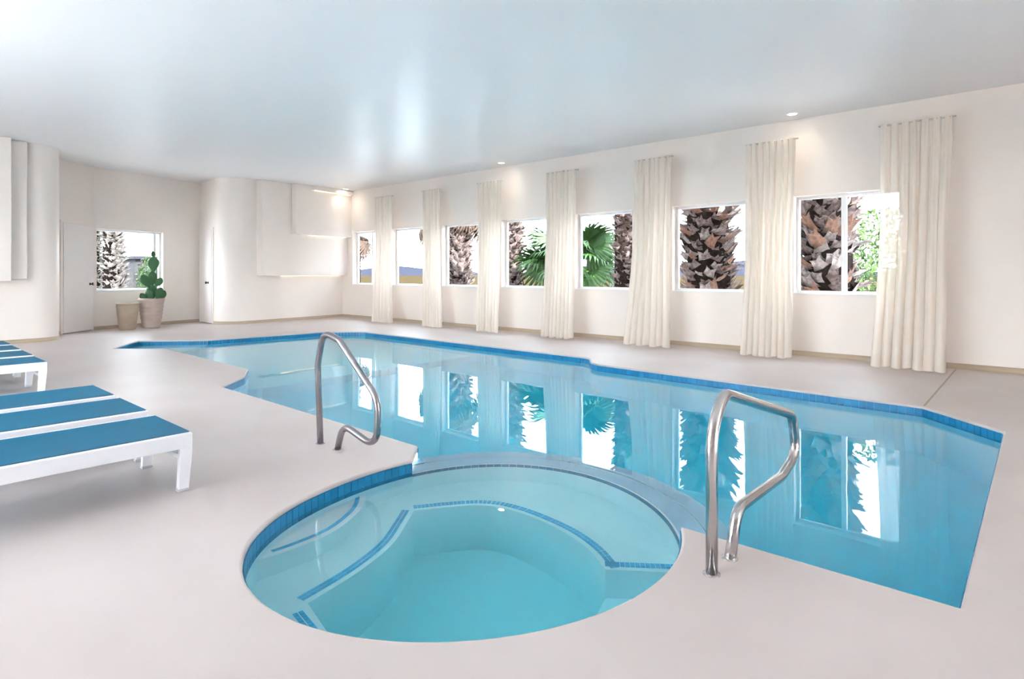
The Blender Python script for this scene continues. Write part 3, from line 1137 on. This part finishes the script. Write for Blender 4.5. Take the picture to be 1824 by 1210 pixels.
pm = pad_mesh()
pads = [((0, 0.0, 0.64), 0.40, 0.05, 0.0), ((0.0, 0.02, 1.00), 0.36, 0.02, 0.2), ((0.0, 0.03, 1.32), 0.40, 0.06, -0.2), ((0.0, 0.05, 1.68), 0.17, -0.1, 0.3),
        ((0.02, -0.04, 0.97), 0.34, -0.50, 0.1), ((0.02, 0.07, 0.98), 0.26, 0.60, -0.3), ((0.03, -0.10, 0.64), 0.24, -0.65, 0.2), ((0.04, 0.10, 0.64), 0.34, 0.35, 0.3),
        ((-0.05, 0.14, 0.64), 0.30, 0.6, -0.2), ((0.05, 0.0, 0.64), 0.30, -0.3, -0.4)]
for (p, L, tilt, tw) in pads:
    o = bpy.data.objects.new('pad', pm)
    C.objects.link(o)
    o.parent = root
    o.location = p
    o.rotation_euler = (Matrix.Rotation(1.45 + tw, 3, 'Z') @ Matrix.Rotation(tilt, 3, 'Y')).to_euler()
    o.scale = (L, L, L)

# ------------------------------------------------------------------ outside: ground, hills, added patio and bounce ground
mb = MB()
S = 900
mb.prism([(-S, -S), (S, -S), (S, S), (-S, S)], -0.42, -0.4, bottom=False, holes=[[(-16.2, YR - 0.1), (XR + 0.1, YR - 0.1), (XR + 0.1, TW + 0.12), (-16.2, TW + 0.12)]])
tag(mb.build('ground', M['ground']), 'dry sandy ground outside the windows', 'ground', kind='structure')
mb = MB().prism([(-17, -12.5), (11, -12.5), (11, 8.0), (XR + 0.22, 8.0), (XR + 0.22, YR - 0.26), (-17, YR - 0.26)], -0.38, -0.03)  # unseen slab, made pale to throw sun and sky up to the ceiling
tag(mb.build('bounce_patio_slab', M['patio']), 'pale unseen patio added to bounce daylight through the sliding doors', 'patio', kind='structure')
mb = MB().prism([(-34, -8), (-17.75, -8), (-17.75, TW + 0.5), (14, TW + 0.5), (14, TW + 12), (-34, TW + 12)], -0.398, -0.385)  # added below the sill line, out of view, to bounce daylight indoors
tag(mb.build('bounce_ground', M['patio']), 'pale unseen ground added to bounce daylight up through the windows', 'bounce ground', kind='structure')
mb = MB()
rnd = random.Random(3)
nh = 220
for i in range(nh + 1):
    a = radians(60) + radians(160) * i / nh
    R = 820
    hgt = 9 + 5 * sin(i * 0.11) + 3.5 * sin(i * 0.29 + 1) + 2 * sin(i * 0.71 + 2) + rnd.uniform(-0.5, 0.5)
    for (rr, zz) in ((R - 260, -0.5), (R - 120, hgt * 0.45), (R, hgt), (R + 60, -0.5)):
        mb.v.append((rr * cos(a), rr * sin(a), zz))
for i in range(nh):
    for k in range(3):
        a = i * 4 + k
        mb.f.append((a, a + 1, a + 5, a + 4))
tag(mb.build('hills', M['hill'], smooth=True), 'low hazy blue hills on the horizon', 'hills', kind='structure')


# ------------------------------------------------------------------ palms
def boot_mesh(name, mat, L=0.42, w=0.17, split=True):
    """old leaf base: broad clasping foot, rising outward, with a ragged two-point end; base at origin, grows along +x (out) and +z"""
    mb = MB()
    q = L / 0.42
    secs = [(0.0, 0.0, w * 0.72, 0.06), (0.13 * q, 0.10 * q, w * 0.66, 0.055), (0.27 * q, 0.25 * q, w * 0.50, 0.04), (0.36 * q, 0.40 * q, w * 0.42, 0.02)]
    for (x, z, hw, th) in secs:
        mb.v += [(x, -hw, z), (x, 0, z - th), (x, hw, z), (x - th * 0.3, 0, z + th * 0.5)]
    for i in range(3):
        for k in range(4):
            a = i * 4 + k; b = i * 4 + (k + 1) % 4
            mb.f.append((a, b, b + 4, a + 4))
    e = 12
    # two horns
    mb.v += [(0.45 * q, -w * 0.46, 0.50 * q), (0.42 * q, w * 0.48, 0.54 * q)]
    mb.f += [(e, e + 1, e + 4), (e + 1, e + 3, e + 4), (e + 3, e, e + 4), (e + 1, e + 2, e + 5), (e + 2, e + 3, e + 5), (e + 3, e + 1, e + 5), (0, 3, 2, 1)]
    return mb.mesh(name, mat)


BOOTS = [boot_mesh('boot', M['boot'], 0.36, 0.26), boot_mesh('boot', M['boot_pale'], 0.32, 0.28), boot_mesh('boot', M['boot_rust'], 0.40, 0.24), boot_mesh('boot', M['boot'], 0.28, 0.30)]


def frond_mesh(name, mat, n=26, R=0.9, pet=0.7, droop=0.35, spread=230):
    """fan frond: stalk along +x, blade of pleated pointed leaflets"""
    mb = MB()
    mb.tube([(0, 0, 0), (pet * 0.5, 0, 0.05), (pet, 0, 0.02)], [0.022, 0.016, 0.012], 6)
    rnd = random.Random(5)
    for i in range(n):
        a = radians(-spread / 2 + spread * i / (n - 1))
        L = R * (0.72 + 0.28 * cos(a * 0.6)) * rnd.uniform(0.9, 1.05)
        d = Vector((cos(a), sin(a), 0)); s = Vector((-sin(a), cos(a), 0))
        w = 0.055 * R
        p0 = Vector((pet, 0, 0.02))
        p1 = p0 + d * L * 0.45 + Vector((0, 0, 0.04))
        p2 = p0 + d * L * 0.8 + Vector((0, 0, -droop * 0.35 * R))
        p3 = p0 + d * L * (0.95) + Vector((0, 0, -droop * R))
        f = Vector((0, 0, 0.03 * R))
        vs = [p0, p1 - s * w, p1 + f, p1 + s * w, p2 - s * w * 0.7, p2 + f * 0.5, p2 + s * w * 0.7, p3]
        mb.add(vs, [(0, 1, 2), (0, 2, 3), (1, 4, 5, 2), (2, 5, 6, 3), (4, 7, 5), (5, 7, 6)])
    return mb.mesh(name, mat)


FROND = frond_mesh('frond', M['frond'])
FROND_DEAD = frond_mesh('dead_frond', M['dead_frond'], n=16, R=0.8, pet=0.5, droop=0.6, spread=150)


def place(me, name, parent, loc, out_ang, pitch, roll=0.0, sc=1.0):
    o = bpy.data.objects.new(name, me)
    C.objects.link(o)
    o.parent = parent
    o.location = loc
    o.rotation_euler = (Matrix.Rotation(out_ang, 3, 'Z') @ Matrix.Rotation(-pitch, 3, 'Y') @ Matrix.Rotation(roll, 3, 'X')).to_euler()
    o.scale = (sc, sc, sc)
    return o


def palm(x, y, r, seed, label, boots_z=(0.1, 3.4), single=True, boot_scale=1.0, ht=7.0, skirt=0, pitch=-0.30, dens=1.0, hang_z=2.9, pale=False):
    rnd = random.Random(seed)
    root = empty('palm_tree', (x, y, -0.4), label=label, cat='palm tree', group='tall palms outside the windows')
    path = []
    rad = []
    nseg = 16
    for i in range(nseg + 1):
        t = i / nseg
        path.append((0.05 * sin(t * 3 + seed), 0.05 * cos(t * 2.3 + seed), ht * t))
        rad.append(r * (1.10 - 0.2 * t + 0.02 * sin(i * 2.1)))
    MB().tube(path, rad, 20).build('trunk', M['trunk'], root, smooth=True)
    ga = 2.39996
    dz = 0.0112 / dens * (0.36 / r) * (boot_scale / 0.72) ** 2
    z = 0.15
    i = 0
    joined = MB()
    while z < ht - 0.1:
        a = i * ga + rnd.uniform(-0.25, 0.25)
        me = rnd.choices(BOOTS, (4, 3, 2, 3))[0]
        sc = boot_scale * rnd.uniform(0.8, 1.2)
        p = (r * 0.80 * cos(a), r * 0.80 * sin(a), z)
        pt = pitch + rnd.uniform(-0.45, 0.55)
        ro = rnd.uniform(-0.7, 0.7)
        if single and boots_z[0] < z - 0.4 < boots_z[1]:
            place(me, 'boot', root, p, a, pt, ro, sc)
        else:
            m3 = Matrix.Rotation(a, 3, 'Z') @ Matrix.Rotation(-pt, 3, 'Y') @ Matrix.Rotation(ro, 3, 'X')
            joined.add([tuple(Vector(p) + m3 @ (v.co * sc)) for v in me.vertices], [tuple(pl.vertices) for pl in me.polygons])
        z += dz * rnd.uniform(0.8, 1.2)
        i += 1
    if joined.f:
        o = joined.build('boots', M['boot_sunlit'] if pale else M['boot'], root, kind='stuff')  # pale palms take the boot copy coloured as if in full sun
    for k in range(10):
        a = 2 * pi * k / 10 + seed
        place(FROND, 'frond', root, (0, 0, ht - 0.05), a, rnd.uniform(0.7, 1.2), 0, 0.75)
    for k in range(skirt):
        a = 2 * pi * k / max(1, skirt) + seed * 0.7
        place(FROND_DEAD, 'dead_frond', root, (r * 0.9 * cos(a), r * 0.9 * sin(a), 0.4 + hang_z + rnd.uniform(-0.1, 0.5)), a, -1.25 + rnd.uniform(-0.15, 0.15), 0, rnd.uniform(0.7, 1.0))
    return root


palm(-2.98, 11.75, 0.36, 1, 'shaggy palm trunk with large reddish boots behind the two pane window', single=True, boot_scale=0.72, boots_z=(0.35, 3.0))
palm(-5.27, 12.0, 0.40, 2, 'thick sunlit palm trunk with chunky boots in the sixth window', single=True, boot_scale=0.66, boots_z=(0.35, 3.0))
palm(-7.46, 12.4, 0.22, 3, 'shaded bluish palm trunk at the right of the fifth window', single=False, boot_scale=0.42, dens=0.8)
palm(-11.2, 12.5, 0.24, 4, 'palm trunk behind the green fan frond in the fourth window', single=False, boot_scale=0.45, skirt=3, hang_z=0.9)
palm(-13.35, 12.5, 0.30, 5, 'dark palm trunk filling the third window', single=False, boot_scale=0.5, skirt=5, hang_z=3.3)
palm(-14.55, 12.6, 0.20, 6, 'palm with hanging tips beside the hills view, trunk behind a curtain', single=False, boot_scale=0.35, skirt=8, hang_z=3.1)
palm(-18.75, 12.5, 0.09, 7, 'slim palm with a dry skirt in the corner window', single=False, boot_scale=0.2, skirt=6, dens=0.5, hang_z=2.6)
palm(-20.1, 4.78, 0.15, 8, 'slim pale palm trunk at the left edge of the alcove window', single=False, boot_scale=0.30, dens=0.7, pale=True)
palm(-19.5, 5.10, 0.21, 9, 'pale sunlit palm trunk right of the slim one in the alcove window', single=False, boot_scale=0.38, dens=0.8, pale=True)

# young fan palm with fronds at eye level
root = empty('fan_palm', (-9.5, 13.0, -0.4), label='young green fan palm between the fourth and fifth windows', cat='palm tree')
MB().tube([(0, 0, 0), (0.03, 0, 0.9), (0.0, 0.02, 1.9)], [0.17, 0.15, 0.12], 14).build('trunk', M['dead_frond'], root, smooth=True)
rnd = random.Random(11)
for k in range(15):
    a = k * 2.39996 + 0.3
    place(FROND, 'frond', root, (0, 0, 1.85 + 0.02 * k), a, -0.25 + 0.075 * k, rnd.uniform(-0.4, 0.4), rnd.uniform(0.85, 1.1))
for k in range(7):
    a = k * 0.9
    place(FROND_DEAD, 'dead_frond', root, (0.1 * cos(a), 0.1 * sin(a), 1.6), a, -1.3, 0, 0.8)
for (dx, ang, pt, z, sc) in ((0.1, 2.9, 0.30, 2.15, 1.15), (0.0, 3.3, -0.05, 1.95, 1.1), (0.1, 0.1, 0.35, 2.1, 1.0), (0.1, -0.25, 0.0, 1.75, 1.0)):
    place(FROND, 'frond', root, (dx, -0.1, z), ang, pt, 0.9, sc)


# ------------------------------------------------------------------ shrubs
def shrub(name, x, y, rx, ry, h, n, seed, mat, label, leaf=0.09):
    rnd = random.Random(seed)
    root = empty(name, (x, y, -0.4), label=label, cat='shrub', group='shrubs outside the windows')
    st = MB()
    for k in range(9):
        a = rnd.uniform(0, 2 * pi)
        e = (rx * 0.7 * cos(a), ry * 0.7 * sin(a), h * rnd.uniform(0.5, 0.9))
        st.tube([(0.03 * cos(a), 0.03 * sin(a), 0), (e[0] * 0.4, e[1] * 0.4, e[2] * 0.5), e], [0.022, 0.014, 0.005], 6)
    st.build('stems', M['twig'], root, smooth=True)
    mb = MB()
    for k in range(n):
        while True:
            p = Vector((rnd.uniform(-1, 1), rnd.uniform(-1, 1), rnd.uniform(-1, 1)))
            if 0.35 < p.length < 1: break
        c = Vector((p.x * rx, p.y * ry, h * 0.52 + p.z * h * 0.48))
        d = Vector((rnd.gauss(0, 1), rnd.gauss(0, 1), rnd.gauss(0.3, 1))).normalized()
        s = d.orthogonal().normalized()
        L = leaf * rnd.uniform(0.7, 1.4)
        up = d.cross(s) * L * 0.12
        mb.add([c - d * L * 0.5, c + s * L * 0.25 + up, c + d * L * 0.5, c - s * L * 0.25 + up], [(0, 1, 2), (0, 2, 3)])
    mb.build('foliage', mat, root, kind='stuff')
    return root


shrub('leafy_shrub', -2.7, 15.6, 1.3, 1.0, 3.2, 2600, 21, M['leaf'], 'tall light green shrub behind the two pane window', 0.14)
shrub('leafy_shrub', -21.3, 6.75, 0.65, 0.62, 2.5, 1800, 22, M['leaf'], 'bright green shrub seen through the alcove window', 0.10)
shrub('dry_shrub', -10.6, 16.5, 1.3, 0.8, 1.3, 900, 23, M['dry_leaf'], 'low dry brown shrub outside the fifth window', 0.12)
shrub('dry_shrub', -13.2, 15.5, 1.2, 0.8, 1.1, 800, 24, M['dry_leaf'], 'low dry brown shrub outside the fourth window', 0.12)
shrub('dry_shrub', -22.5, 19.0, 1.6, 0.9, 1.25, 800, 25, M['dry_leaf'], 'low dry brown shrub under the hills in the second window', 0.14)
shrub('dry_shrub', -5.6, 15.0, 1.2, 0.8, 1.2, 800, 26, M['dry_leaf'], 'low dry brown shrub behind the thick trunk of the sixth window', 0.12)

# ------------------------------------------------------------------ fence and small house beyond the alcove window
root = empty('board_fence', (-27, 7.5, -0.4), label='weathered grey board fence beyond the alcove window', cat='fence')
bm0 = MB().box(-0.012, 0.012, -0.085, 0.085, 0.0, 1.78).mesh('board', M['fence'])
for k in range(34):
    o = bpy.data.objects.new('board', bm0)
    C.objects.link(o)
    o.parent = root
    o.location = (0.0, -3.2 + 0.195 * k, 0.03 * sin(k * 1.7))
for k in range(4):
    MB().box(-0.10, -0.013, -3.3 + 2.15 * k, -3.2 + 2.15 * k, 0, 1.72).build('post', M['fence'], root)
for z in (0.4, 1.4):
    MB().box(-0.06, -0.013, -3.3, 3.3, z, z + 0.09).build('rail', M['fence'], root)
root = empty('small_house', (-86, 26.5, -0.4), label='small pale house with a flat blue grey roof beyond the fence', cat='house')
MB().box(-3, 3, -2.6, 2.6, 0, 3.5).build('house_wall', M['house'], root)
MB().box(-3.3, 3.5, -2.9, 2.9, 3.5, 3.85).build('roof', M['roof'], root)
for yy in (-1.4, 1.0):
    w_ = MB().box(3.0, 3.06, yy - 0.5, yy + 0.5, 1.2, 2.6).build('house_window', M['dark_glass'], root)
    for (a_, b_, c_, d_) in ((yy - 0.58, yy - 0.5, 1.12, 2.68), (yy + 0.5, yy + 0.58, 1.12, 2.68), (yy - 0.5, yy + 0.5, 1.12, 1.2), (yy - 0.5, yy + 0.5, 2.6, 2.68)):
        MB().box(3.0, 3.09, a_, b_, c_, d_).build('window_trim', M['house'], w_)
